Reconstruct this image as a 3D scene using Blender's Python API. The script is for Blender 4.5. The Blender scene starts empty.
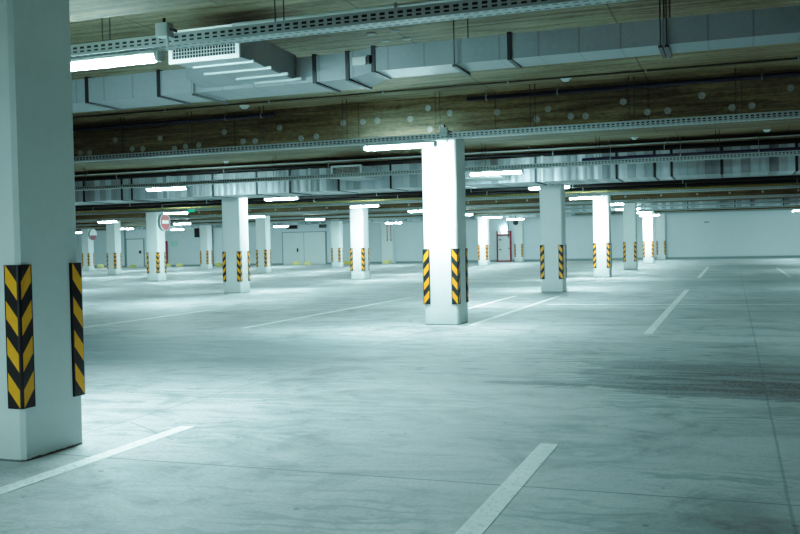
import bpy, bmesh, math, random
from mathutils import Vector, Matrix
random.seed(7)
PI = math.pi
scn = bpy.context.scene
COL = scn.collection

# ------------------------------------------------------------------ helpers
class MB:
    """collects shapes and links them as ONE mesh object"""
    def __init__(self): self.v = []; self.f = []; self.sm = []
    def box(self, x0, x1, y0, y1, z0, z1):
        n = len(self.v)
        self.v += [(x0,y0,z0),(x1,y0,z0),(x1,y1,z0),(x0,y1,z0),(x0,y0,z1),(x1,y0,z1),(x1,y1,z1),(x0,y1,z1)]
        for q in ((0,3,2,1),(4,5,6,7),(0,1,5,4),(1,2,6,5),(2,3,7,6),(3,0,4,7)):
            self.f.append(tuple(n+i for i in q)); self.sm.append(False)
        return self
    def tube(self, a, b, r, seg=10, r2=None):
        a = Vector(a); b = Vector(b); d = (b-a).normalized()
        u = d.orthogonal().normalized(); w = d.cross(u); n = len(self.v)
        r2 = r if r2 is None else r2
        for p, rr in ((a, r), (b, r2)):
            for i in range(seg):
                t = 2*PI*i/seg
                self.v.append(tuple(p + u*rr*math.cos(t) + w*rr*math.sin(t)))
        for i in range(seg):
            j = (i+1) % seg
            self.f.append((n+i, n+j, n+seg+j, n+seg+i)); self.sm.append(True)
        self.f.append(tuple(n+i for i in reversed(range(seg)))); self.sm.append(False)
        self.f.append(tuple(n+seg+i for i in range(seg))); self.sm.append(False)
        return self
    def loft(self, rings, cap=True, smooth=False):
        n = len(self.v); m = len(rings[0])
        for r in rings: self.v += [tuple(p) for p in r]
        for k in range(len(rings)-1):
            for i in range(m):
                j = (i+1) % m
                self.f.append((n+k*m+i, n+k*m+j, n+(k+1)*m+j, n+(k+1)*m+i)); self.sm.append(smooth)
        if cap:
            self.f.append(tuple(n+i for i in reversed(range(m)))); self.sm.append(False)
            e = n+(len(rings)-1)*m
            self.f.append(tuple(e+i for i in range(m))); self.sm.append(False)
        return self
    def mesh(self, name, mat):
        me = bpy.data.meshes.new(name)
        me.from_pydata(self.v, [], self.f)
        for p, s in zip(me.polygons, self.sm): p.use_smooth = s
        bm = bmesh.new(); bm.from_mesh(me); bmesh.ops.recalc_face_normals(bm, faces=bm.faces); bm.to_mesh(me); bm.free()
        me.materials.append(mat); me.update()
        return me
    def build(self, name, mat, parent=None, bevel=0.0):
        return link(name, self.mesh(name, mat), parent, bevel=bevel)

def link(name, me, parent=None, loc=None, rz=0.0, bevel=0.0):
    o = bpy.data.objects.new(name, me); COL.objects.link(o)
    if parent: o.parent = parent
    if loc is not None: o.location = loc
    if rz: o.rotation_euler = (0, 0, rz)
    if bevel:
        m = o.modifiers.new('bevel', 'BEVEL'); m.width = bevel; m.segments = 2; m.limit_method = 'ANGLE'
    return o

def empty(name, loc=(0,0,0), rz=0.0):
    o = bpy.data.objects.new(name, None); COL.objects.link(o); o.location = loc; o.rotation_euler = (0,0,rz)
    o.empty_display_size = 0.2
    return o

def tag(o, label, cat, group=None):
    o['label'] = label; o['category'] = cat
    if group: o['group'] = group
    return o

def struct(o):
    o['kind'] = 'structure'; return o

# ------------------------------------------------------------------ materials
def new_mat(name):
    m = bpy.data.materials.new(name); m.use_nodes = True
    nt = m.node_tree; b = nt.nodes['Principled BSDF']
    return m, nt, b

class G:
    """small node-graph helper"""
    def __init__(self, nt): self.nt = nt
    def n(self, t, **kw):
        x = self.nt.nodes.new(t)
        for k, v in kw.items(): setattr(x, k, v)
        return x
    def put(self, sock, v):
        if hasattr(v, 'is_linked') or isinstance(v, bpy.types.NodeSocket): self.nt.links.new(v, sock)
        else: sock.default_value = v
    def math(self, op, a, b=None, c=None, clamp=False):
        x = self.n('ShaderNodeMath', operation=op, use_clamp=clamp)
        self.put(x.inputs[0], a)
        if b is not None: self.put(x.inputs[1], b)
        if c is not None: self.put(x.inputs[2], c)
        return x.outputs[0]
    def coord(self, kind='Object'): return self.n('ShaderNodeTexCoord').outputs[kind]
    def world(self): return self.n('ShaderNodeNewGeometry').outputs['Position']
    def sep(self, v):
        s = self.n('ShaderNodeSeparateXYZ'); self.put(s.inputs[0], v); return s.outputs
    def comb(self, x, y, z):
        s = self.n('ShaderNodeCombineXYZ')
        for i, q in enumerate((x, y, z)): self.put(s.inputs[i], q)
        return s.outputs[0]
    def scale(self, v, s):
        m = self.n('ShaderNodeMapping'); self.put(m.inputs['Vector'], v); m.inputs['Scale'].default_value = s
        return m.outputs[0]
    def noise(self, v, sc, det=4, rough=.55, dist=0.0):
        x = self.n('ShaderNodeTexNoise'); self.put(x.inputs['Vector'], v)
        x.inputs['Scale'].default_value = sc; x.inputs['Detail'].default_value = det
        x.inputs['Roughness'].default_value = rough; x.inputs['Distortion'].default_value = dist
        return x.outputs['Fac']
    def ramp(self, f, stops, interp='LINEAR'):
        r = self.n('ShaderNodeValToRGB'); r.color_ramp.interpolation = interp
        self.put(r.inputs[0], f); e = r.color_ramp.elements
        while len(e) < len(stops): e.new(0.5)
        for k, (p, c) in zip(e, stops):
            k.position = p; k.color = (c, c, c, 1) if isinstance(c, (int, float)) else (*c, 1)
        return r.outputs['Color']
    def mix(self, f, a, b, mode='MIX'):
        x = self.n('ShaderNodeMix', data_type='RGBA', blend_type=mode)
        self.put(x.inputs[0], f)
        for s, v in ((x.inputs[6], a), (x.inputs[7], b)):
            if isinstance(v, tuple): s.default_value = (*v, 1) if len(v) == 3 else v
            else: self.put(s, v)
        return x.outputs[2]
    def band(self, v, c, hw, soft):
        """1 inside |v-c|<hw, fading over soft"""
        d = self.math('ABSOLUTE', self.math('SUBTRACT', v, c))
        x = self.n('ShaderNodeMapRange', interpolation_type='SMOOTHSTEP')
        self.put(x.inputs[0], d); x.inputs[1].default_value = hw; x.inputs[2].default_value = hw+soft
        x.inputs[3].default_value = 1; x.inputs[4].default_value = 0
        return x.outputs[0]
    def bump(self, h, s, d=.01):
        x = self.n('ShaderNodeBump'); x.inputs['Strength'].default_value = s; x.inputs['Distance'].default_value = d
        self.put(x.inputs['Height'], h); return x.outputs[0]

def plain(name, col, rough=.5, metal=0.0, var=.12, sc=6.0):
    m, nt, b = new_mat(name); g = G(nt)
    f = g.noise(g.coord(), sc, 4)
    lo = tuple(c*(1-var) for c in col); hi = tuple(min(1, c*(1+var)) for c in col)
    nt.links.new(g.mix(f, lo, hi), b.inputs['Base Color'])
    b.inputs['Roughness'].default_value = rough; b.inputs['Metallic'].default_value = metal
    return m

def emis(name, col, s):
    m, nt, b = new_mat(name); g = G(nt)
    b.inputs['Base Color'].default_value = (*col, 1)
    b.inputs['Emission Color'].default_value = (*col, 1)
    b.inputs['Emission Strength'].default_value = s
    return m

M = {}
LIGHT = (0.90, 1.0, 1.035)

def mat_floor():
    m, nt, b = new_mat('polished_concrete'); g = G(nt)
    P = g.world(); x, y, z = g.sep(P)
    big = g.noise(g.scale(P, (.22, .45, 1)), 1.0, 4, .55)
    streak = g.noise(g.scale(P, (.5, 1.2, 1)), 1.0, 6, .62, 1.4)
    mid = g.noise(P, 1.1, 7, .62, 1.2)
    fine = g.noise(P, 38, 5, .7)
    base = g.ramp(big, [(.25, (.36, .375, .38)), (.75, (.55, .565, .565))])
    base = g.mix(.8, base, g.ramp(streak, [(.30, .50), (.48, .93), (.8, 1.12)]), 'MULTIPLY')
    base = g.mix(.75, base, g.ramp(mid, [(.32, .42), (.47, .97), (.72, 1.15)]), 'MULTIPLY')
    brush = g.noise(g.scale(P, (3.0, 5.5, 1)), 1.0, 8, .72, 1.6)
    base = g.mix(.8, base, g.ramp(brush, [(.30, .55), (.45, .96), (.75, 1.10)]), 'MULTIPLY')
    base = g.mix(.55, base, g.ramp(fine, [(.25, .5), (.6, 1.12)]), 'MULTIPLY')
    # brushed scuffs in arcs
    w = g.n('ShaderNodeTexWave', wave_type='RINGS', rings_direction='Z'); nt.links.new(g.scale(P, (.16, .3, 1)), w.inputs[0])
    w.inputs['Scale'].default_value = 6; w.inputs['Distortion'].default_value = 9; w.inputs['Detail'].default_value = 4; w.inputs['Detail Scale'].default_value = 2.2
    sc = g.math('MULTIPLY', g.ramp(w.outputs['Fac'], [(.62, 0.0), (.92, 1.0)]), g.ramp(g.noise(P, .8, 3), [(.47, 0.0), (.60, 1.0)]))
    base = g.mix(g.math('MULTIPLY', sc, .75), base, (.22, .25, .25))
    # pits and specks
    v = g.n('ShaderNodeTexVoronoi', feature='F1'); nt.links.new(P, v.inputs['Vector']); v.inputs['Scale'].default_value = 3.1
    sp = g.math('MULTIPLY', g.math('LESS_THAN', v.outputs['Distance'], .06), g.math('GREATER_THAN', g.sep(v.outputs['Color'])[0], .45))
    base = g.mix(g.math('MULTIPLY', sp, .7), base, (.09, .11, .11))
    # saw-cut joints
    wob = g.math('MULTIPLY', g.math('SUBTRACT', g.noise(P, 2.5, 5), .5), .022)
    yy = g.math('ADD', y, wob); xx = g.math('ADD', x, wob)
    j = g.band(yy, 5.39, .006, .008)
    for c in (0.27, -4.90, -10.1):
        j = g.math('MAXIMUM', j, g.math('MULTIPLY', g.band(xx, c, .005, .008), .62))
    for c in (16.2, 27.0, 37.8): j = g.math('MAXIMUM', j, g.math('MULTIPLY', g.band(yy, c, .008, .02), .5))
    # short diagonal hairline by the near pillar
    dg = g.math('MULTIPLY', g.band(g.math('ADD', g.math('MULTIPLY', xx, .69), g.math('MULTIPLY', yy, 1.0)), 3.24, .006, .008), g.band(x, -4.45, .38, .02))
    j = g.math('MAXIMUM', j, g.math('MULTIPLY', dg, .7))
    base = g.mix(g.math('MULTIPLY', j, .72), base, (.085, .105, .105))
    # oily damp stain on the right with a broken edge
    wn = g.noise(g.scale(P, (1.3, 3.2, 1)), 1.0, 10, .70, .7)
    reg = g.math('MULTIPLY', g.band(g.math('SUBTRACT', y, g.math('MULTIPLY', g.math('SUBTRACT', x, -1.0), -.08)), 10.25, .75, 1.1), g.band(x, 3.6, 4.2, 2.2))
    tail = g.math('MULTIPLY', g.band(y, 9.42, .05, .16), g.band(x, -1.2, 1.15, .4))
    wet = g.ramp(g.math('ADD', g.math('MAXIMUM', reg, g.math('MULTIPLY', tail, .75)), g.math('MULTIPLY', g.math('SUBTRACT', wn, .5), 1.9)), [(.46, 0.0), (.52, .7), (.95, 1.0)])
    gap = g.ramp(g.noise(g.scale(P, (.7, 5.0, 1)), 1.0, 6, .6, .5), [(.40, .5), (.52, 1.0)])
    up = g.n('ShaderNodeMapRange'); nt.links.new(y, up.inputs[0]); up.inputs[1].default_value = 10.2; up.inputs[2].default_value = 11.6; up.inputs[3].default_value = 1.0; up.inputs[4].default_value = .65
    wet = g.math('MULTIPLY', g.math('MULTIPLY', wet, gap), up.outputs[0])
    isl = g.math('MULTIPLY', g.ramp(g.noise(g.scale(P, (1.5, 4.5, 1)), 1.0, 5, .6, .4), [(.61, 0.0), (.64, 1.0)]), g.math('MULTIPLY', g.band(y, 11.8, 1.6, .8), g.band(x, -2.2, 1.8, .8)))
    wet = g.math('MAXIMUM', wet, g.math('MULTIPLY', isl, .7))
    sand = g.noise(g.scale(P, (26, 10, 1)), 1.0, 6, .85, .8)
    base = g.mix(wet, base, g.ramp(sand, [(.36, (.025, .026, .027)), (.62, (.17, .175, .178))]))
    # thin dirty smears
    reg2 = g.math('MULTIPLY', g.band(y, 11.6, 1.6, 1.5), g.band(x, -2.2, 2.2, 1.2))
    sm = g.ramp(g.math('MULTIPLY', reg2, g.noise(g.scale(P, (.8, 5.5, 1)), 1.0, 4, .5, .3)), [(.60, 0.0), (.67, 1.0)])
    base = g.mix(g.math('MULTIPLY', sm, .6), base, (.13, .16, .16))
    # dimness between the light rows painted onto the grimy driving lane at left
    dim_lane = g.math('MULTIPLY', g.band(y, 11.6, .9, 1.8), g.band(x, -10.5, 4.3, 2.5))
    base = g.mix(g.math('MULTIPLY', g.math('MULTIPLY', dim_lane, g.ramp(streak, [(.3, 1.0), (.75, .45)])), .92), base, (.15, .185, .20))
    lane3 = g.math('MULTIPLY', g.band(y, 31.5, 1.2, 3.0), .5)
    base = g.mix(g.math('MULTIPLY', lane3, g.ramp(streak, [(.3, 1.0), (.75, .2)])), base, (.22, .26, .265))
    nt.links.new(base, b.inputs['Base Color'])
    r = g.ramp(mid, [(.25, .55), (.75, .75)])
    nt.links.new(r, b.inputs['Roughness'])
    b.inputs['Specular IOR Level'].default_value = .45
    nt.links.new(g.bump(g.math('ADD', fine, g.math('MULTIPLY', j, -3.0)), .12, .004), b.inputs['Normal'])
    return m

def mat_board(name, dark, light):
    """board-marked concrete: streaks and board joints running along X"""
    m, nt, b = new_mat(name); g = G(nt)
    P = g.world(); x, y, z = g.sep(P)
    u = g.math('ADD', y, z)
    Q = g.comb(x, u, 0.0)
    st = g.noise(g.scale(Q, (.7, 9, 1)), 1.0, 7, .65, .5)
    bl = g.noise(g.scale(Q, (.5, .9, 1)), 1.0, 4, .6)
    chip = g.noise(g.scale(Q, (5, 24, 1)), 1.0, 4, .7)
    gr = g.noise(g.scale(Q, (9, 30, 1)), 1.0, 5, .75)
    c = g.mix(g.ramp(g.math('ADD', g.math('MULTIPLY', st, .6), g.math('MULTIPLY', gr, .4)), [(.36, 0.0), (.62, 1.0)]), dark, light)
    c = g.mix(.6, c, g.ramp(bl, [(.3, .45), (.7, 1.25)]), 'MULTIPLY')
    fr = g.math('FRACT', g.math('MULTIPLY', u, 1/.145))
    jl = g.band(fr, .5, .02, .03)
    c = g.mix(g.math('MULTIPLY', jl, .35), c, (.03, .03, .02))
    xr = g.math('FRACT', g.math('MULTIPLY', x, 1/2.5))
    c = g.mix(g.math('MULTIPLY', g.band(xr, .5, .003, .004), .5), c, (.03, .03, .02))
    c = g.mix(g.ramp(chip, [(.66, 0.0), (.76, .45)]), c, (.55, .50, .38))
    nt.links.new(c, b.inputs['Base Color']); b.inputs['Roughness'].default_value = .85
    nt.links.new(g.bump(st, .3, .01), b.inputs['Normal'])
    return m

def mat_paint(name, col, dirt=.25):
    m, nt, b = new_mat(name); g = G(nt)
    P = g.world(); x, y, z = g.sep(P)
    n1 = g.noise(P, 1.3, 5, .6); n2 = g.noise(P, 14, 4, .7)
    c = g.mix(n1, tuple(k*.90 for k in col), col)
    c = g.mix(.15, c, g.ramp(n2, [(.3, .75), (.6, 1.0)]), 'MULTIPLY')
    low = g.n('ShaderNodeMapRange'); nt.links.new(z, low.inputs[0]); low.inputs[1].default_value = .28; low.inputs[2].default_value = 0.0
    low.inputs[3].default_value = 0; low.inputs[4].default_value = 1
    c = g.mix(g.math('MULTIPLY', g.math('MULTIPLY', low.outputs[0], n1), dirt*2), c, (.20, .22, .21))
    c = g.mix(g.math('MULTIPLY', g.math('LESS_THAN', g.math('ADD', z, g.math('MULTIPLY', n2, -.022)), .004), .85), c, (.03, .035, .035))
    nt.links.new(c, b.inputs['Base Color']); b.inputs['Roughness'].default_value = .55
    nt.links.new(g.bump(n2, .05, .003), b.inputs['Normal'])
    return m

def mat_galv(name, col, ribs=0.0, metal=.55):
    """galvanised sheet with faint seams across X"""
    m, nt, b = new_mat(name); g = G(nt)
    P = g.world(); x, y, z = g.sep(P)
    n = g.noise(g.scale(P, (1.2, .4, .4)), 1.0, 3)
    sp = g.noise(P, 20, 4, .7)
    c = g.mix(n, tuple(k*.72 for k in col), tuple(min(1, k*1.2) for k in col))
    c = g.mix(.3, c, g.ramp(sp, [(.3, .7), (.7, 1.1)]), 'MULTIPLY')
    fr = g.math('FRACT', g.math('MULTIPLY', x, 1/.42))
    sm = g.band(fr, .5, .012, .02)
    c = g.mix(g.math('MULTIPLY', sm, .45), c, tuple(k*.35 for k in col))
    nt.links.new(c, b.inputs['Base Color'])
    b.inputs['Roughness'].default_value = .42; b.inputs['Metallic'].default_value = metal
    h = sp
    if ribs:
        wn = g.n('ShaderNodeTexWhiteNoise', noise_dimensions='1D'); g.put(wn.inputs['W'], g.math('FLOOR', g.math('MULTIPLY', x, 1/ribs)))
        vn = g.n('ShaderNodeTexNoise'); g.put(vn.inputs['Vector'], g.scale(P, (1.6, .01, .25))); vn.inputs['Scale'].default_value = 1.0; vn.inputs['Detail'].default_value = 3
        k = g.math('ADD', g.math('MULTIPLY', wn.outputs['Value'], .55), g.math('MULTIPLY', vn.outputs['Fac'], .7))
        c = g.mix(1.0, c, g.ramp(k, [(.25, .45), (.95, 1.6)]), 'MULTIPLY')
        nt.links.new(c, b.inputs['Base Color'])
        w = g.math('SINE', g.math('MULTIPLY', g.math('ADD', x, g.math('MULTIPLY', n, .25)), 2*PI/ribs))
        h = g.math('ADD', g.math('MULTIPLY', w, 1.0), sp)
    nt.links.new(g.bump(h, .30 if ribs else .06, .012 if ribs else .004), b.inputs['Normal'])
    return m

def mat_tray():
    m, nt, b = new_mat('perforated_galvanised_tray'); g = G(nt)
    P = g.coord(); x, y, z = g.sep(P)
    fr = g.math('FRACT', g.math('MULTIPLY', x, 1/.075))
    a = g.band(fr, .5, .27, .04)
    side = g.math('MAXIMUM', g.band(z, .064, .009, .003), g.band(z, .032, .006, .003))
    bot = g.math('MULTIPLY', g.math('LESS_THAN', z, .004), g.math('MAXIMUM', g.band(y, .05, .012, .003), g.band(y, -.05, .012, .003)))
    slot = g.math('MULTIPLY', a, g.math('MAXIMUM', side, bot))
    n = g.noise(g.scale(P, (2, 20, 20)), 1.0, 3)
    c = g.mix(n, (.30, .34, .34), (.52, .56, .56))
    c = g.mix(slot, c, (.012, .02, .022))
    nt.links.new(c, b.inputs['Base Color']); b.inputs['Metallic'].default_value = .35; b.inputs['Roughness'].default_value = .45
    return m

def mat_guard():
    m, nt, b = new_mat('black_yellow_chevron_rubber'); g = G(nt)
    P = g.coord(); x, y, z = g.sep(P)
    d = g.math('ADD', g.math('ABSOLUTE', x), g.math('ABSOLUTE', y))
    s = g.math('ADD', g.math('MULTIPLY', g.math('SUBTRACT', z, g.math('MULTIPLY', d, 1.25)), 1/.25), .08)
    f = g.math('FRACT', g.math('ADD', s, 8.0))
    st = g.math('LESS_THAN', f, .5)
    mg = g.math('MULTIPLY', g.math('LESS_THAN', d, .117), g.math('GREATER_THAN', d, .020))
    st = g.math('MULTIPLY', st, mg)
    n = g.noise(P, 18, 4)
    yl = g.mix(n, (.95, .30, .004), (1.0, .42, .010))
    bk = g.mix(n, (.0025, .0022, .0024), (.008, .007, .0075))
    nt.links.new(g.mix(st, bk, yl), b.inputs['Base Color']); b.inputs['Roughness'].default_value = .5
    return m

def mat_line():
    m, nt, b = new_mat('worn_white_road_paint'); g = G(nt)
    P = g.world()
    n = g.noise(P, 22, 6, .75); n2 = g.noise(P, 2.0, 4)
    c = g.mix(g.ramp(n, [(.36, 1.0), (.50, 0.0)]), (.80, .84, .82), (.50, .54, .53))
    c = g.mix(g.ramp(n2, [(.25, .45), (.6, 0.0)]), c, (.45, .49, .48))
    nt.links.new(c, b.inputs['Base Color']); b.inputs['Roughness'].default_value = .6
    return m

M['floor'] = mat_floor()
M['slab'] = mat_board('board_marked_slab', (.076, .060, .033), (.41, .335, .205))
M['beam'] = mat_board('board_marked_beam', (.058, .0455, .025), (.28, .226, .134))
M['beam_unlit'] = mat_board('board_marked_beam_shaded', (.045, .031, .017), (.17, .122, .066))  # same boards as the beam, the far rows' lack of light put into the colour
M['column'] = mat_paint('white_pillar_paint', (.80, .84, .83))
M['wall'] = mat_paint('pale_wall_paint', (.66, .73, .765), .4)
M['door'] = mat_paint('white_door_paint', (.74, .79, .79), .3)
M['base'] = plain('dark_skirting', (.20, .235, .235), .6)
M['duct'] = mat_galv('galvanised_duct_sheet', (.34, .375, .40), 0, .15)
M['duct_ribbed'] = mat_galv('pleated_foil_duct', (.42, .46, .49), .21, .35)
M['flange'] = plain('dark_duct_flange', (.03, .035, .038), .5, .3)
M['bright_flange'] = plain('pale_duct_flange', (.60, .65, .64), .45, .2)
M['strut'] = plain('galvanised_strut', (.33, .37, .37), .45, .5)
M['tray'] = mat_tray()
M['rod'] = plain('dark_threaded_rod', (.07, .08, .08), .5, .3)
M['guard'] = mat_guard()
M['line'] = mat_line()
M['white'] = plain('white_enamel', (.82, .86, .85), .4, 0, .05)
M['grey_box'] = plain('pale_grey_plastic', (.46, .51, .50), .5)
M['dark'] = plain('black_plastic', (.006, .007, .008), .5)
M['navy'] = plain('dark_navy_pipe', (.014, .016, .045), .4)
M['blackpipe'] = plain('black_pipe', (.008, .010, .012), .5)
M['conduit'] = plain('dark_conduit', (.05, .055, .045), .6)
M['whitepipe'] = plain('pale_conduit', (.62, .67, .66), .5)
M['red'] = plain('red_frame_paint', (.24, .009, .018), .45)
M['signred'] = plain('sign_red', (.52, .008, .010), .4, 0, .06)
M['maroon'] = plain('sign_maroon', (.27, .02, .05), .45)
M['signwhite'] = plain('sign_white', (.85, .88, .87), .4, 0, .04)
M['rim'] = plain('grey_sign_rim', (.20, .25, .25), .4, .3)
M['dome'] = plain('yellow_bollard_paint', (.80, .74, .24), .6)
M['dome_dark'] = plain('olive_yellow_bollard_paint', (.48, .45, .06), .6)
M['cap'] = plain('pale_plastic_plug', (.30, .30, .265), .6, 0, .3, 30)
M['tube'] = emis('lit_fluorescent_diffuser', LIGHT, 620.0)
M['tube_side'] = emis('lit_fluorescent_diffuser_side', LIGHT, 60.0)
M['green'] = emis('green_exit_light', (.02, .55, .28), .35)
M['palegreen'] = plain('faded_green_sign', (.42, .66, .55), .5)
M['redled'] = emis('red_sign_light', (.7, .05, .05), .6)
M['doorlamp'] = emis('small_wall_lamp', LIGHT, 60.0)

# ------------------------------------------------------------------ measures of the place
X0, Y0, SX, SY, W = -4.971, 5.436, 10.567, 10.809, .639
SOFFIT, SLAB = 3.36, 4.0
WALLY = 70.6
def colpos(i, j): return X0 + i*SX, Y0 + j*SY

# ------------------------------------------------------------------ room shell
XL, XR, YF = -72.0, 13.0, -11.0
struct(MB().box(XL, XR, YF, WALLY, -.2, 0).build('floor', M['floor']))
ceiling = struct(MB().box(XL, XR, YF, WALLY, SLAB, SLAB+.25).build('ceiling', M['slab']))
wall_back = struct(MB().box(XL, XR, WALLY, WALLY+.25, 0, SLAB).build('wall_back', M['wall']))
struct(MB().box(XL-.25, XL, YF, WALLY, 0, SLAB).build('wall_left', M['wall']))
struct(MB().box(XR, XR+.25, YF, WALLY, 0, SLAB).build('wall_right', M['wall']))
struct(MB().box(XL, XR, YF-.25, YF, 0, SLAB).build('wall_front', M['wall']))
struct(MB().box(XL, XR, WALLY-.03, WALLY, 0, .16).build('baseboard_back', M['base']))

# ceiling beams on the column rows, with form-tie plugs on the faces turned to the camera
plug_me = MB()
plug_me.loft([[(r*math.cos(2*PI*i/14), yy, r*math.sin(2*PI*i/14)) for i in range(14)] for r, yy in ((.055, 0), (.055, -.008), (.048, -.014), (.022, -.014), (.016, -.008))])
plug = plug_me.mesh('form_tie_plug', M['cap'])
PLUGS_B = [(-12.266,3.44),(-12.044,3.43),(-11.424,3.646),(-11.038,3.447),(-10.793,3.434),(-10.39,3.621),(-10.071,3.40),(-9.827,3.426),(-9.534,3.434),(-8.978,3.65),(-8.58,3.451),(-8.328,3.443),(-7.815,3.657),(-7.384,3.435),(-7.077,3.452),(-6.541,3.66),(-6.164,3.659),(-5.888,3.66),(-5.271,3.649),(-4.914,3.451),(-4.693,3.468),(-4.548,3.707),(-4.943,3.817),(-3.722,3.664),(-3.048,3.498),(-2.858,3.654),(-2.483,3.51),(-2.242,3.497),(-1.639,3.687),(-1.266,3.495),(-0.952,3.494),(-0.434,3.696),(0.006,3.478),(0.296,3.488),(0.848,3.715)]
for j in range(0, 7):
    cy = Y0 + j*SY
    y0, y1 = (cy-.94, cy+.91) if j < 6 else (cy-.6, WALLY)
    bm_ = struct(MB().box(XL, XR, y0, y1, SOFFIT, SLAB).build('ceiling_beam', M['beam' if j < 2 else 'beam_unlit']))
    if j == 1: pl = PLUGS_B
    elif j in (3, 4):
        pl = []
        xx = -27.5 if j == 3 else -34.0
        while xx < 5.5:
            pl += [(xx, 3.47+random.uniform(-.02,.02)), (xx+.34, 3.47+random.uniform(-.02,.02)), (xx+.95, 3.66)]
            xx += 1.62 + random.uniform(-.15,.15)
    else: pl = []
    for px, pz in pl: link('form_tie_plug', plug, bm_, (px, y0, pz))
for px, py in ((-4.061,10.403),(-3.745,10.379),(-4.033,10.84),(-3.758,10.846)):
    o = link('ceiling_plug', plug, None, (px, py, SLAB)); o.rotation_euler = (PI/2, 0, 0)
    tag(o, 'small round pale plug in the ceiling just above the top edge of the first duct', 'plug', 'ceiling plugs above the first duct')

# ------------------------------------------------------------------ pillars with corner guards
def guard_mesh():
    t, w = .016, .118
    mb = MB()
    # L profile with a rounded outer corner; corner at the origin, wings along -x and +y
    prof = [(-w, 0), (-w, -t*.6), (-w+.006, -t), (-.004, -t), (t*.5, -t*.75), (t*.9, -t*.3), (t, .004), (t, w-.006), (t*.6, w), (0, w), (0, 0)]
    mb.loft([[(x, y, z) for x, y in prof] for z in (0, 1.0)])
    return mb.mesh('corner_guard', M['guard'])
GUARD = guard_mesh()
def shaft_mesh(w, h):
    c = .028; a = w/2
    prof = [(-a+c,-a),(a-c,-a),(a,-a+c),(a,a-c),(a-c,a),(-a+c,a),(-a,a-c),(-a,-a+c)]
    return MB().loft([[(x, y, z) for x, y in prof] for z in (0, h)]).mesh('shaft', M['column'])
SHAFT = shaft_mesh(W, SOFFIT)
def pillar(i, j, label, guards=('fl','fr','br')):
    x, y = colpos(i, j)
    r = empty('concrete_pillar', (x, y, 0)); tag(r, label, 'pillar', 'white pillars with striped corner guards')
    link('shaft', SHAFT, r)
    a = W/2
    for gname in guards:
        lx, ly, rz = {'fr': (a, -a, 0), 'fl': (-a, -a, -PI/2), 'br': (a, a, PI/2)}[gname]
        link('corner_guard', GUARD, r, (lx, ly, .373), rz)
    return r
PILLARS = {
 (0,0): 'huge white square pillar filling the left edge, nearest to the camera',
 (0,1): 'white square pillar standing alone in the centre, lamp touching its top',
 (0,2): 'shaded white pillar next behind the central one, big duct crossing its top',
 (0,3): 'brightly lit white pillar, third of the row receding right from the centre',
 (0,4): 'dim narrow pillar between two bright white pillars right of centre',
 (0,5): 'far glowing white pillar with lamp at its top, right of the dim one',
 (0,6): 'rightmost far pillar, grey and set against the back wall',
 (-1,2): 'broad pillar left of centre with grey left face and bright right face',
 (-1,3): 'bright pillar left of the central one with a tube lamp across its top',
 (-1,5): 'small bright pillar just left of the red framed door',
 (-1,6): 'small grey pillar touching the right side of the red framed door',
 (-2,3): 'white pillar carrying the red no-entry sign on its right face',
 (-2,4): 'small pillar just behind and right of the broad left-of-centre pillar',
 (-2,5): 'small far pillar right of the wide white gate',
 (-3,4): 'small far pillar between the half-red round sign and the no-entry pillar',
 (-3,5): 'small far pillar beside the tall black hanging box',
 (-4,5): 'leftmost far pillar, carrying the white and maroon round sign',
}
PIL = {}
for (i, j), lab in PILLARS.items():
    PIL[(i, j)] = pillar(i, j, lab, ('fl','fr') if (j == 6 or (i == 0 and j >= 4)) else ('fl','fr','br'))
# plain pilaster on the back wall
x, y = colpos(-2, 6)
pr = empty('wall_pilaster', (x-.2, y-.05, 0)); tag(pr, 'plain white pilaster on the back wall with two cables hanging on it', 'pillar')
MB().box(-.5, .5, -.3, WALLY-y+.05, 0, SOFFIT).build('shaft', M['column'], pr, bevel=.02)

# ------------------------------------------------------------------ parking lines
LINES = [
 (-1.262, -6.0, 6.58, 'white parking line running out of the bottom edge, right of centre'),
 (-1.262, 14.70, 27.64, 'white parking line in the right middle distance, second in its row'),
 (-1.235, 36.2, 50.1, 'short-looking far white parking line near the right back wall'),
 (-4.235, 1.0, 6.52, 'white parking line at lower left passing the foot of the nearest pillar'),
 (-4.42, 15.9, 24.9, 'white parking line starting at the right foot of the central pillar'),
 (-5.62, 19.9, 24.9, 'short white line behind the central pillar, left of a longer line'),
 (-8.45, 14.9, 24.5, 'thin white parking line in the left middle, running up to the central pillar'),
 (-11.80, 14.5, 20.0, 'faint white parking line farthest left, behind the nearest pillar'),
 (1.93, 36.3, 47.2, 'far white parking line at the right edge near the back wall'),
]
for k, (lx, a, b_, lab) in enumerate(LINES):
    w = .066
    tag(MB().box(lx-w, lx+w, a, b_, .0002, .003).build('parking_line', M['line']), lab, 'parking line', 'white parking lines on the floor')
tag(MB().box(-4.1, 9.0, 21.36, 21.49, .0002, .0028).build('parking_line', M['line']), 'very thin white line crossing the right floor from side to side', 'parking line', 'white parking lines on the floor')

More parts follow.
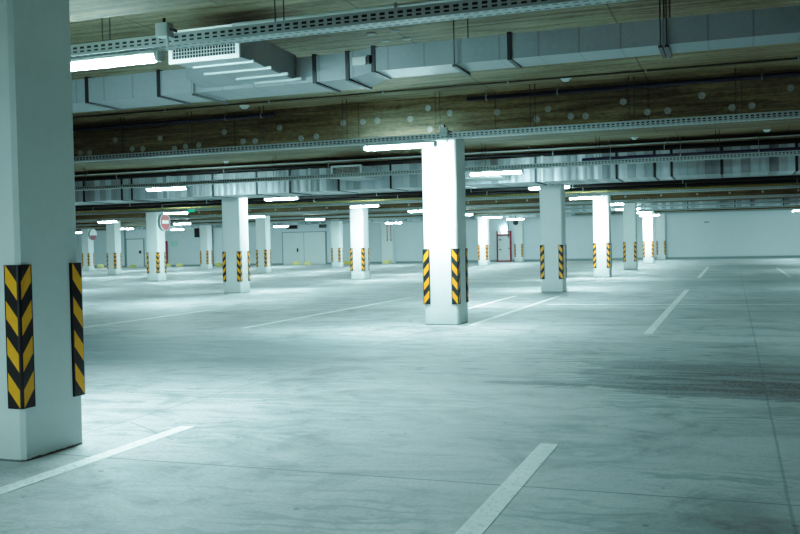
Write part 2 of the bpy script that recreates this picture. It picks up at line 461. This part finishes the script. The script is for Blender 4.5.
# ------------------------------------------------------------------ cable trays and tube lights
ROWY = [6.9, 14.8, 21.6, 28.4, 36.0, 43.3, 50.8, 57.8, 64.5]
TRAYZ = 3.20
TR_LAB = [
 'perforated cable tray nearest the camera, sloping across the top of the picture',
 'perforated cable tray along the plugged beam above the central pillar',
 'perforated cable tray in front of the big pleated duct',
 'cable tray just behind the big pleated duct, fourth tray from the camera',
 'cable tray over the third row of pillars, fifth from the camera',
 'far cable tray, sixth from the camera', 'far cable tray, seventh from the camera',
 'far cable tray, second from the back wall', 'far cable tray nearest the back wall']
def tray_mesh(x0, x1, cx):
    a, h, t = .085, .095, .004
    mb = MB()
    mb.box(x0-cx, x1-cx, -a, a, 0, t)
    for s in (-1, 1):
        ya, yb = sorted((s*a, s*(a-t))); mb.box(x0-cx, x1-cx, ya, yb, t, h)
        ya, yb = sorted((s*a, s*(a-.02))); mb.box(x0-cx, x1-cx, ya, yb, h, h+t)
    return mb
RODS = {0: [-8.6, -6.9, -5.215, -3.50, -1.8, -.1], 1: [-12.5, -10.868, -9.4, -7.909, -6.298, -4.614, -3.013, -1.46, .1, 1.6], 2: [-20.5,-17.2,-14.1,-11.2,-8.3,-5.6,-2.9,-.3, 1.5]}
def tray_end(k):  # how far left the row runs
    return {0: -14, 1: -22, 2: -32, 3: -38, 4: -44}.get(k, -60)
for k, y in enumerate(ROWY):
    r = empty('cable_tray', (-5, y, TRAYZ)); tag(r, TR_LAB[k], 'cable tray')
    tray_mesh(tray_end(k), 10, -5).build('channel', M['tray'], r)
    rods = RODS.get(k) or [q for q in [-38+3.4*n for n in range(13)]]
    for rx in rods:
        for s in (-1, 1):
            # the rods reach the slab, or the beam when the tray passes under one
            top = SLAB
            for j in range(7):
                if Y0+j*SY-.94 <= y <= Y0+j*SY+.91: top = SOFFIT
            MB().tube((rx+s*.04+5, s*.0, .004), (rx+s*.04+5, s*.0, top-TRAYZ), .006, 6).build('hanger_rod', M['rod'], r)

L = 1.27
def light_meshes():
    body = MB()
    prof = [(-.05, .055), (-.058, .03), (-.05, .02), (.05, .02), (.058, .03), (.05, .055)]
    body.loft([[(x, y, z) for y, z in prof] for x in (-L/2, L/2)])
    diff = MB()
    n = 7
    arc = [(-.052*math.cos(PI*i/(n-1)), .02-.062*math.sin(PI*i/(n-1))) for i in range(n)]
    diff.loft([[(x, y*s, .02+(z-.02)*s) for y, z in arc] for x, s in ((-L/2+.02, .7), (-L/2+.05, 1), (L/2-.05, 1), (L/2-.02, .7))], smooth=True)
    dm = diff.mesh('diffuser', M['tube']); dm.materials.append(M['tube_side'])
    for p in dm.polygons: p.material_index = 0 if p.normal.z < -.72 else 1
    cap = MB()
    cap.loft([[(x, y, z) for y, z in ((-.05,.05),(-.056,.0),(-.035,-.036),(.035,-.036),(.056,.0),(.05,.05))] for x in (-.02, .02)])
    hang = MB().box(-.03, .03, -.03, .03, .054, .0695)
    return body.mesh('housing', M['grey_box']), dm, cap.mesh('end_cap', M['grey_box']), hang.mesh('hanger', M['grey_box'])
BODY, DIFF, ECAP, HANG = light_meshes()
def tube_light(x, y, label, z=3.13):
    r = empty('tube_light', (x, y, z)); tag(r, label, 'ceiling light', 'lit tube lights hanging under the cable trays')
    link('housing', BODY, r); link('diffuser', DIFF, r)
    for s in (-1, 1):
        link('end_cap', ECAP, r, (s*L/2, 0, 0)); link('hanger', HANG, r, (s*.42, 0, 0))
    return r
XM = {-1: 4.2, 0: -5.31, 1: -14.5, 2: -23.7, 3: -33.0, 4: -42.4, 5: -51.8}
SPECIAL = {
 (0,0): 'biggest glowing tube light, top left under the nearest cable tray',
 (1,0): 'glowing tube light running into the top of the central pillar',
 (2,0): 'glowing tube light just right of the central pillar, before the pleated duct',
 (2,1): 'glowing tube light on the upper left in front of the pleated duct',
 (3,0): 'tube light half hidden behind the shaded pillar right of centre',
 (3,1): 'tube light close under the pleated duct, right of the broad left pillar',
 (4,0): 'tube light running into the bright third pillar right of centre',
 (4,1): 'tube light across the top of the bright pillar left of the central one',
 (8,-1): 'far tube light cut by the right edge of the picture',
 (4,2): 'lit tube light right of the no-entry sign, topmost of three there',
 (6,3): 'lit tube light right of the no-entry sign, middle one of three there',
 (8,4): 'lit tube light right of the no-entry sign, lowest of three there',
 (5,0): 'short lit tube between the bright third pillar and the dim pillar, upper one',
 (6,0): 'lit tube between the bright third pillar and the dim pillar, lower one',
 (5,1): 'lit tube light cut off by the left edge of the central pillar',
 (5,2): 'lit tube light showing from behind the top of the broad left pillar',
 (5,3): 'lit tube light at far left beside the pillar next to the half-red sign',
 (6,1): 'tiny lit tube end just right of the central pillar edge',
 (6,2): 'lit tube light above the right half of the wide white gate',
 (7,0): 'lit tube at the top of the far glowing pillar, upper one',
 (8,0): 'lit tube at the top of the far glowing pillar, lower one',
 (7,1): 'lit tube at the top of the small bright pillar left of the red door',
 (7,4): 'small lit tube light above the far left door',
 (8,1): 'lit tube light above the red framed door',
 (8,2): 'lit tube light above the pilaster with hanging cables',
 (8,3): 'lit tube light just left of the black box over the gate',
 (8,5): 'tiny lit tube light at far left beside the edge of the nearest pillar',
}
for (k, m), lab in SPECIAL.items(): tube_light(XM[m], ROWY[k], lab)
# bare area lamps without a fixture body, all out of sight
def lamp(x, y, power):
    l = bpy.data.lights.new('unseen_lamp', 'AREA'); l.shape = 'RECTANGLE'; l.size = 1.2; l.size_y = .1; l.energy = power; l.color = LIGHT
    o = bpy.data.objects.new('unseen_lamp', l); COL.objects.link(o); o.location = (x, y, 3.05)
lamp(-5.25, -.4, 170); lamp(4.2, 14.8, 40); lamp(4.2, 28.4, 60); lamp(4.2, 43.3, 70); lamp(4.2, 57.8, 80)  # fixture behind the camera first; those at right are unseen fill, added to brighten
# lit fixtures of the same rows that stand hidden behind pillars
for k, m in ((3,2),(4,3),(5,4),(6,4),(7,2),(7,3),(7,5)): lamp(XM[m], ROWY[k], 110)

# junction boxes clipped on the trays
def jbox(x, y, label):
    r = empty('junction_box', (x, y, 0)); tag(r, label, 'junction box')
    MB().box(-.06, .06, -.05, .05, 3.255, 3.375).build('case', M['grey_box'], r, bevel=.008)
    MB().box(-.053, .053, -.056, -.05, 3.265, 3.365).build('lid', M['grey_box'], r)
    MB().tube((0, 0, 3.374), (0, 0, 3.42), .014, 8).build('cable_gland', M['dark'], r)
    MB().tube((.059, 0, 3.32), (.12, 0, 3.30), .014, 8).build('cable_gland', M['dark'], r)
    MB().tube((.05, -.03, 3.256), (.05, -.03, 3.14), .01, 8).build('cable', M['grey_box'], r)
jbox(-4.52, 6.764, 'pale grey junction box on the nearest cable tray beside the biggest light')
jbox(-4.46, 14.664, 'small junction box on the cable tray above the central pillar')

# ------------------------------------------------------------------ ventilation ducts
def ring(x, y0, y1, z0, z1): return [(x,y0,z0),(x,y1,z0),(x,y1,z1),(x,y0,z1)]
def flange(parent, x, y0, y1, z0, z1, mat, w=.03, e=.018, name='flange'):
    mb = MB()
    mb.box(x-w, x+w, y0-e, y1+e, z0-e, z0); mb.box(x-w, x+w, y0-e, y1+e, z1, z1+e)
    mb.box(x-w, x+w, y0-e, y0, z0, z1); mb.box(x-w, x+w, y1, y1+e, z0, z1)
    return mb.build(name, mat, parent)
def grille(parent, x0, x1, y, z0, z1):
    fr = MB(); t = .045
    fr.box(x0, x1, y-.03, y, z0, z0+t).box(x0, x1, y-.03, y, z1-t, z1).box(x0, x0+t, y-.03, y, z0+t, z1-t).box(x1-t, x1, y-.03, y, z0+t, z1-t)
    f = fr.build('grille_frame', M['white'], parent)
    g_ = MB()
    n = 22
    for i in range(n+1):
        q = x0+t+(x1-x0-2*t)*i/n; g_.box(q-.0015, q+.0015, y-.02, y-.012, z0+t, z1-t)
    for i in range(8):
        q = z0+t+(z1-z0-2*t)*i/7; g_.box(x0+t, x1-t, y-.018, y-.010, q-.002, q+.002)
    g_.build('grille_bars', M['white'], f)
    MB().box(x0+t, x1-t, y-.008, y-.002, z0+t, z1-t).build('grille_dark_inside', M['dark'], f)  # black sheet behind the bars in place of the unlit inside
# --- first duct
d1 = empty('ventilation_duct', (-5, 9.9, 0)); tag(d1, 'long rectangular grey ventilation duct at the top, with a white grille box', 'duct')
class OffMB(MB): pass
def local(o, parent): o.location = -parent.location; return o
b1 = MB().loft([ring(-15, 9.65, 10.32, 3.335, 3.625), ring(-4.06, 9.65, 10.32, 3.335, 3.63), ring(-3.74, 9.65, 10.14, 3.395, 3.655), ring(11, 9.65, 10.12, 3.41, 3.665)])
local(b1.build('duct_body', M['duct'], d1), d1)
for fx in (-9.4, -7.604, -6.547, -4.465, -4.057): local(flange(d1, fx, 9.65, 10.32, 3.335, 3.63, M['flange'], .022), d1)
for fx in (-3.744, -2.2, 2.5): local(flange(d1, fx, 9.65, 10.13, 3.40, 3.66, M['flange'], .022), d1)
def hanger(parent, x, y0, y1, z0, name='duct_hanger'):
    mb = MB()
    mb.box(x-.02, x+.02, y0-.06, y1+.06, z0-.045, z0-.02)
    for yy in (y0-.045, y1+.045): mb.tube((x, yy, z0-.02), (x, yy, SLAB), .008, 6)
    return mb.build(name, M['rod'], parent)
for hx, z0, y1 in ((-6.03, 3.335, 10.32), (-2.795, 3.40, 10.13), (-.66, 3.405, 10.13), (-.60, 3.405, 10.13), (-8.5, 3.335, 10.32)): local(hanger(d1, hx, 9.65, y1, z0), d1)
# inspection box on the duct face
local(MB().box(-3.98, -3.82, 9.60, 9.65, 3.47, 3.56).build('damper_box', M['white'], d1, bevel=.006), d1)
local(MB().box(-3.80, -3.77, 9.59, 9.65, 3.48, 3.57).build('damper_lever', M['dark'], d1), d1)
# grille box joined to the duct
gb = local(MB().loft([[(-5.40,8.2,3.37),(-4.62,8.2,3.37),(-4.62,8.2,3.67),(-5.40,8.2,3.67)], [(-5.40,8.55,3.375),(-4.62,8.55,3.375),(-4.62,8.55,3.67),(-5.40,8.55,3.67)],
                      [(-5.75,9.0,3.375),(-4.68,9.0,3.375),(-4.68,9.0,3.67),(-5.75,9.0,3.67)], [(-5.95,9.66,3.375),(-4.70,9.66,3.375),(-4.70,9.66,3.66),(-5.95,9.66,3.66)]]).build('branch_box', M['duct'], d1), d1)
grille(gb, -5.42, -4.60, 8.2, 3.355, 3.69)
for yy, xa, mt in ((8.47, -5.32, 'bright_flange'), (8.85, -5.42, 'bright_flange'), (9.25, -5.25, 'bright_flange'), (9.58, -5.2, 'bright_flange')):
    MB().box(xa, -4.60, yy-.012, yy+.012, 3.355, 3.385).build('branch_flange', M[mt], gb)
# --- big pleated duct before the second pillar row
d2 = empty('ventilation_duct', (-8, 24.9, 0)); tag(d2, 'big bright pleated foil duct crossing behind the central pillar', 'duct')
b2 = MB().loft([ring(xx, 24.2, 25.6, 3.05, 3.70) for xx in (-46, -30, -16, -8, 0, 11)])
local(b2.build('duct_body', M['duct_ribbed'], d2), d2)
for fx in (-24.0, -20.9, -19.3, -17.87, -17.50, -14.63, -13.15, -12.07, -10.525, -8.95, -4.876, -2.785, -1.845, -1.433, -.248, 1.454): local(flange(d2, fx, 24.2, 25.6, 3.05, 3.70, M['flange'], .03, .02), d2)
for fx in (-11.43, -4.70, -16.2, -6.9): local(flange(d2, fx, 24.2, 25.6, 3.05, 3.70, M['bright_flange'], .03, .02), d2)
gb2 = local(MB().box(-10.02, -9.19, 22.6, 24.21, 3.28, 3.58).build('branch_box', M['duct'], d2), d2)
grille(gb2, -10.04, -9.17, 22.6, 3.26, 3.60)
gb3 = local(MB().box(-6.45, -5.55, 22.9, 24.21, 3.16, 3.42).build('branch_box', M['duct'], d2), d2)
for yy in (23.1, 23.45, 23.8, 24.1): MB().box(-6.47, -5.53, yy-.03, yy+.03, 3.13, 3.18).build('branch_flange', M['bright_flange'], gb3)
# --- far duct before the fifth row
d3 = empty('ventilation_duct', (0, 52, 0)); tag(d3, 'far silvery pleated duct above the blank back wall at right', 'duct')
local(MB().loft([ring(xx, 51.3, 52.6, 3.12, 3.67) for xx in (-9.5, 0, 11)]).build('duct_body', M['duct_ribbed'], d3), d3)
for fx in [-9.3+2.35*n for n in range(9)]: local(flange(d3, fx, 51.3, 52.6, 3.12, 3.67, M['flange'], .03, .02), d3)
d4 = empty('ventilation_duct', (-25, 62, 0)); tag(d4, 'far silvery pleated duct above the wide gate and the red framed door', 'duct')
local(MB().loft([ring(xx, 61.4, 62.6, 3.16, 3.68) for xx in (-46, -28, -10)]).build('duct_body', M['duct_ribbed'], d4), d4)
for fx in [-45+2.6*n for n in range(14)]: local(flange(d4, fx, 61.4, 62.6, 3.16, 3.68, M['flange'], .03, .02), d4)

# ------------------------------------------------------------------ pipes and conduits
def pipe(name, a, b, r, mat, label, cat, clips=(), seg=10):
    e = empty(name, a); tag(e, label, cat)
    local(MB().tube(a, b, r, seg).build('run', M[mat], e), e)
    for cx in clips:
        t = (cx-a[0])/(b[0]-a[0]); zc = a[2]+(b[2]-a[2])*t; yc = a[1]+(b[1]-a[1])*t
        local(MB().box(cx-.012, cx+.012, yc-r-.006, yc+r+.006, zc-r-.006, zc+r+.006).tube((cx, yc, zc+r), (cx, yc, SLAB-.0005), .007, 6).build('clip', M['strut'], e), e)
    return e
pipe('conduit', (-20, 14.32, 3.978), (10, 14.32, 3.978), .014, 'conduit', 'thin dark conduit on the ceiling above the navy pipes', 'conduit', [-18+2.1*n for n in range(13)])
pipe('pipe', (-24, 15.12, 3.88), (-7.81, 15.12, 3.88), .038, 'navy', 'dark navy pipe on the upper left with its end showing left of centre', 'pipe', (-12.3, -8.83, -8.08))
pipe('pipe', (-4.17, 15.06, 3.88), (10, 15.06, 3.88), .038, 'navy', 'dark navy pipe on the upper right above the plugged beam', 'pipe', (-3.841, -2.655, .434, 3.2))
pipe('conduit', (-46, 24.0, 3.87), (10, 24.0, 3.87), .02, 'whitepipe', 'thin pale conduit above the big pleated duct', 'conduit', [-40+3.5*n for n in range(13)])
pipe('pipe', (-46, 24.16, 3.775), (10, 24.16, 3.775), .05, 'blackpipe', 'long black pipe lying along the top of the big pleated duct', 'pipe', (-18, -14.2, -10.8, -7.5, -4.4, -1.6))
pipe('pipe', (-3.615, 23.9, 3.535), (10, 23.9, 3.545), .045, 'navy', 'dark navy pipe across the face of the pleated duct at right', 'pipe', (-2.9, -1.2, .6))
pipe('pipe', (-46, 31.0, 3.30), (10, 31.0, 3.30), .06, 'blackpipe', 'black pipe just under the lower edge of the pleated duct, nearer one', 'pipe', [-40+3.5*n for n in range(13)])
pipe('pipe', (-46, 33.2, 3.30), (10, 33.2, 3.30), .06, 'blackpipe', 'black pipe under the pleated duct, farther one', 'pipe', [-40+3.5*n for n in range(13)])
M['olive'] = plain('olive_yellow_pipe', (.42, .34, .08), .5)
pipe('pipe', (-46, 36.62, 3.39), (10, 36.62, 3.39), .03, 'olive', 'thin yellowish pipe along the far beam with the second set of plugs', 'pipe', [-40+3.5*n for n in range(13)])
pipe('conduit', (-4.14, 7.25, 3.43), (3, 7.25, 3.44), .016, 'whitepipe', 'white conduit rising behind the nearest cable tray from the grille', 'conduit', (-2.6, -1.0))

# smoke detectors on the slab
def detector(x, y, label):
    e = empty('smoke_detector', (x, y, SLAB)); tag(e, label, 'smoke detector')
    n = 22
    MB().loft([[(r*math.cos(2*PI*i/n), r*math.sin(2*PI*i/n), z) for i in range(n)] for r, z in ((.075, 0), (.075, -.02), (.06, -.03), (.055, -.05), (.03, -.058))], smooth=True).build('head', M['white'], e)
    MB().loft([[(r*math.cos(2*PI*i/n), r*math.sin(2*PI*i/n), z) for i in range(n)] for r, z in ((.09, 0), (.09, -.012))]).build('base', M['white'], e)
detector(-8.17, 14.66, 'small white smoke detector on the ceiling, upper left above the pipe end')
detector(-2.42, 14.48, 'small white smoke detector on the ceiling, above the upper right navy pipe')
for dx, lab in ((-13.81, 'above the broad left pillar'), (-2.273, 'right of the central pillar'), (.78, 'near the right edge')):
    detector(dx, 23.6, 'tiny white smoke detector on the ceiling before the pleated duct, ' + lab)

# ------------------------------------------------------------------ signs
def disc(mb, r, x0, x1, n=28, ry=None):
    mb.loft([[(x, r*math.cos(2*PI*i/n), r*math.sin(2*PI*i/n)) for i in range(n)] for x in (x0, x1)]); return mb
def round_sign(x, y, z, label, kind):
    e = empty('traffic_sign', (x, y, z)); tag(e, label, 'road sign')
    disc(MB(), .43, 0, .13).build('light_box', M['rim'], e)
    disc(MB(), .425, .13, .136).build('white_border', M['signwhite'], e)
    if kind == 'no_entry':
        disc(MB(), .39, .136, .140).build('red_disc', M['signred'], e)
        MB().box(.140, .144, -.27, .27, -.085, .085).build('white_bar', M['signwhite'], e)
    else:
        n = 15; pts = [(.395*math.cos(PI+PI*i/(n-1)), .395*math.sin(PI+PI*i/(n-1))-.05) for i in range(n)]
        pts = [(a, min(b_, -.06)) for a, b_ in pts]
        MB().loft([[(xx, a, b_) for a, b_ in pts] for xx in (.136, .140)]).build('maroon_half', M['maroon'], e)
    return e
cx, cy = colpos(-2, 3)
round_sign(cx+W/2, 38.02, 2.82, 'round red no-entry sign with white bar on a pillar at left', 'no_entry')
cx, cy = colpos(-4, 5)
round_sign(cx+W/2, 59.6, 2.81, 'round sign, white above and maroon below, on the leftmost far pillar', 'half')

e = empty('exit_sign', (-22.65, 35.6, 3.19)); tag(e, 'small green lit exit sign under the ceiling near the no-entry sign', 'exit sign')
MB().box(-.15, .15, -.03, .03, -.055, .055).build('lit_panel', M['green'], e)
MB().box(-.16, .16, -.035, .035, .055, .09).tube((-.1, 0, .09), (-.1, 0, .81), .008, 6).tube((.1, 0, .09), (.1, 0, .81), .008, 6).build('bracket', M['grey_box'], e)

# ------------------------------------------------------------------ back wall furniture
YW = WALLY
# red framed door
d = struct(empty('door_1', (-16.78, YW, 0)))
MB().box(-.55, .50, -.05, 0, 0, 2.02).build('door_leaf', M['door'], d)
fr = MB().box(-.60, -.49, -.14, 0, 0, 2.40).box(.44, .58, -.14, 0, 0, 2.42).box(-.49, .44, -.13, 0, 2.02, 2.14).box(-.60, .58, -.30, -.14, 0, .12)
fr.build('door_frame', M['red'], d)
for hz in (.95, 1.72): MB().box(-.40, -.26, -.075, -.05, hz-.05, hz+.05).build('door_hinge', M['dark'], d)
MB().box(.33, .39, -.09, -.05, .98, 1.10).build('door_handle', M['dark'], d)
lp = empty('wall_lamp', (-16.75, YW, 2.50)); tag(lp, 'small glowing wall lamp above the red framed door', 'wall lamp')
MB().box(-.20, .20, -.05, 0, -.10, .10).build('back_plate', M['grey_box'], lp)
MB().box(-.18, .18, -.12, -.05, -.08, .08).build('lamp_glass', M['doorlamp'], lp, bevel=.01)
tag(MB().tube((-16.45, YW-.06, 1.85), (-16.45, YW-.06, SOFFIT), .05, 8).build('vertical_pipe', M['rim']), 'short grey vertical pipe above the right post of the red framed door', 'pipe')
# wide white gate
d = struct(empty('door_2', (-34.0, YW, 0)))
MB().box(-1.97, 1.97, -.07, 0, 0, 2.72).build('gate_panel', M['door'], d)
MB().box(-2.03, -1.97, -.11, 0, 0, 2.78).box(1.97, 2.07, -.11, 0, 0, 2.78).box(-1.97, 1.97, -.11, 0, 2.72, 2.78).build('gate_frame', M['base'], d)
MB().box(-.02, .02, -.075, -.07, .05, 2.7).build('gate_seam', M['base'], d)
MB().box(-.66, -.52, -.13, -.07, 1.08, 1.40).build('gate_handle', M['dark'], d)
# doors on the left
d = struct(empty('door_3', (-50.9, YW, 0)))
MB().box(-.85, .95, -.06, 0, 0, 2.5).build('door_leaf', M['door'], d)
MB().box(-.93, -.85, -.10, 0, 0, 2.58).box(.95, 1.0, -.10, 0, 0, 2.58).box(-.85, .95, -.10, 0, 2.5, 2.58).build('door_frame', M['base'], d)
MB().box(.48, .70, -.12, -.06, 1.22, 1.50).build('door_handle', M['dark'], d)
d = struct(empty('door_4', (-48.15, YW, 0)))
MB().box(-.55, .55, -.05, 0, 0, 2.15).build('door_leaf', M['door'], d)
MB().box(-.66, -.55, -.13, 0, 0, 2.28).box(.55, .70, -.13, 0, 0, 2.28).box(-.55, .55, -.13, 0, 2.15, 2.27).build('door_frame', M['red'], d)
tag(MB().box(-47.15, -46.3, YW-.03, YW, 1.78, 2.30).build('wall_sign', M['palegreen']), 'faded pale green sign on the far wall right of the no-entry pillar', 'sign')
# hanging black boxes
def hang_box(x0, x1, z0, z1, y, label, name='hanging_box'):
    e = empty(name, ((x0+x1)/2, y, z0)); tag(e, label, 'box')
    w = (x1-x0)/2
    MB().box(-w, w, -.12, .12, 0, z1-z0).build('case', M['dark'], e, bevel=.01)
    if z1 < SLAB: MB().tube((-w*.6, 0, z1-z0), (-w*.6, 0, (SOFFIT if y > 69.6 else SLAB)-z0), .015, 6).tube((w*.6, 0, z1-z0), (w*.6, 0, (SOFFIT if y > 69.6 else SLAB)-z0), .015, 6).build('bracket', M['rod'], e)
hang_box(-35.46, -34.49, 3.03, 3.34, 70.3, 'black box under the beam above the left of the wide white gate')
hang_box(-32.43, -31.85, 3.05, 3.34, 70.3, 'smaller black box under the beam above the right edge of the gate')
hang_box(-44.42, -44.02, 2.53, 3.34, 70.3, 'tall narrow black box on the far wall right of the no-entry sign')
# cables on the pilaster
for cx, lab in ((-26.25, 'left hanging cable with a plug end on the far pilaster'), (-25.93, 'right hanging cable with a plug end on the far pilaster')):
    e = empty('hanging_cable', (cx, 69.86, 0)); tag(e, lab, 'cable')
    MB().tube((0, 0, 2.0), (0, 0, 3.34), .034, 6).build('cord', M['maroon'], e)
    MB().tube((0, 0, 1.84), (0, 0, 2.02), .06, 8, .03).build('plug', M['dark'], e)
tag(MB().tube((-42.78, YW-.1, 0), (-42.78, YW-.1, SOFFIT), .055, 8).build('drain_pipe', M['rim']), 'thin dark vertical drain pipe beside the far pillar with the tall black box', 'pipe')
tag(MB().tube((-51.9, YW-.1, 0), (-51.9, YW-.1, SOFFIT), .07, 8).build('drain_pipe', M['rim']), 'thin vertical drain pipe on the far wall at the left', 'pipe')
# dome camera
e = empty('dome_camera', (-15.72, 69.953, 3.02)); tag(e, 'dark dome camera near the top of the pillar by the red framed door', 'camera')
MB().loft([[(r*math.cos(2*PI*i/14), yy, r*math.sin(2*PI*i/14)) for i in range(14)] for r, yy in ((.2, .02), (.2, -.04), (.15, -.10), (.08, -.14))], smooth=True).build('dome', M['dark'], e)
MB().loft([[(r*math.cos(2*PI*i/14), yy, r*math.sin(2*PI*i/14)) for i in range(14)] for r, yy in ((.22, .02), (.22, -.01))]).build('base', M['rim'], e)
tag(MB().box(-1.98, -1.64, YW-.02, YW, 2.61, 2.71).build('wall_plate', M['base']), 'tiny dark plate high on the blank back wall at right', 'plate')
# yellow half-dome bollards along the back wall
def dome_mesh(w, h):
    n, k = 18, 6
    rings = []
    for s in range(k+1):
        t = PI/2*s/k
        r = w*math.cos(t)**.7 if s < k else .02; z = h*math.sin(t)
        rings.append([(r*math.cos(2*PI*i/n), r*.8*math.sin(2*PI*i/n), z) for i in range(n)])
    return MB().loft(rings, smooth=True)
for bx, w, h, mt, lab in (
   (-53.72, .36, .36, 'dome', 'yellow half-dome bollard beside the leftmost far pillar'),
   (-50.24, .34, .24, 'dome_dark', 'olive yellow half-dome bollard in front of the far left door'),
   (-46.50, .25, .34, 'dome', 'yellow half-dome bollard close to the right foot of the no-entry pillar'),
   (-45.42, .36, .34, 'dome', 'yellow half-dome bollard between the no-entry pillar and the black box'),
   (-41.54, .31, .33, 'dome_dark', 'olive yellow half-dome bollard left of the broad left-of-centre pillar'),
   (-34.13, .34, .36, 'dome', 'left yellow half-dome bollard of the pair before the wide gate'),
   (-33.14, .31, .33, 'dome', 'right yellow half-dome bollard of the pair before the wide gate')):
    tag(dome_mesh(w, h).build('bollard', M[mt]), lab, 'bollard', 'yellow bollards along the back wall').location = (bx, 69.3, 0)
for bx, w, mt, lab in ((-29.54, .33, 'dome_dark', 'square olive yellow block between the two pillars left of centre'), (-26.13, .26, 'dome', 'square yellow block at the foot of the far pilaster')):
    mb = MB(); mb.loft([[(sx*w*s, sy*.24*s, z) for sx, sy in ((-1,-1),(1,-1),(1,1),(-1,1))] for s, z in ((1, 0), (1, .22), (.9, .30))])
    tag(mb.build('bollard', M[mt], None, .02), lab, 'bollard', 'yellow bollards along the back wall').location = (bx, 69.3, 0)

# ------------------------------------------------------------------ world, camera, look
w = bpy.data.worlds.new('world'); scn.world = w; w.use_nodes = True
w.node_tree.nodes['Background'].inputs[0].default_value = (.02, .03, .03, 1)
w.node_tree.nodes['Background'].inputs[1].default_value = .3

F, PITCH, ROLL, YAW, H = 924.99, .0233, -.0215, .3463, 1.45
cyw, syw, cp, sp_ = math.cos(YAW), math.sin(YAW), math.cos(PITCH), math.sin(PITCH)
fw = Vector((-syw*cp, cyw*cp, -sp_)); rt = Vector((cyw, syw, 0)); up = rt.cross(fw)
cr, sr = math.cos(ROLL), math.sin(ROLL)
r2 = cr*rt + sr*up; u2 = -sr*rt + cr*up
cam = bpy.data.cameras.new('camera'); co = bpy.data.objects.new('camera', cam); COL.objects.link(co)
m4 = Matrix(((r2.x, u2.x, -fw.x, 0), (r2.y, u2.y, -fw.y, 0), (r2.z, u2.z, -fw.z, H), (0, 0, 0, 1)))
co.matrix_world = m4
cam.sensor_width = 36; cam.lens = F/800*36; cam.clip_start = .05; cam.clip_end = 300
scn.camera = co
scn.view_settings.view_transform = 'Standard'
scn.view_settings.look = 'None'
scn.view_settings.exposure = 0.0
# cool photographic grade: red falls off in the shadows
vs = scn.view_settings; vs.use_curve_mapping = True
cm = vs.curve_mapping
for ci, pts in ((3, ((.006, .007), (.02, .045), (.05, .135), (.117, .285), (.25, .48), (.45, .70), (.7, .89))),
                (0, ((.02, .016), (.05, .031), (.12, .073), (.3, .203), (.6, .52), (.8, .75)))):
    cv = cm.curves[ci]
    for px_, py_ in pts: cv.points.new(px_, py_)
    for q in cv.points: q.handle_type = 'AUTO_CLAMPED'
cm.update()
scn.cycles.max_bounces = 8; scn.cycles.diffuse_bounces = 6
scn.cycles.sample_clamp_indirect = 6
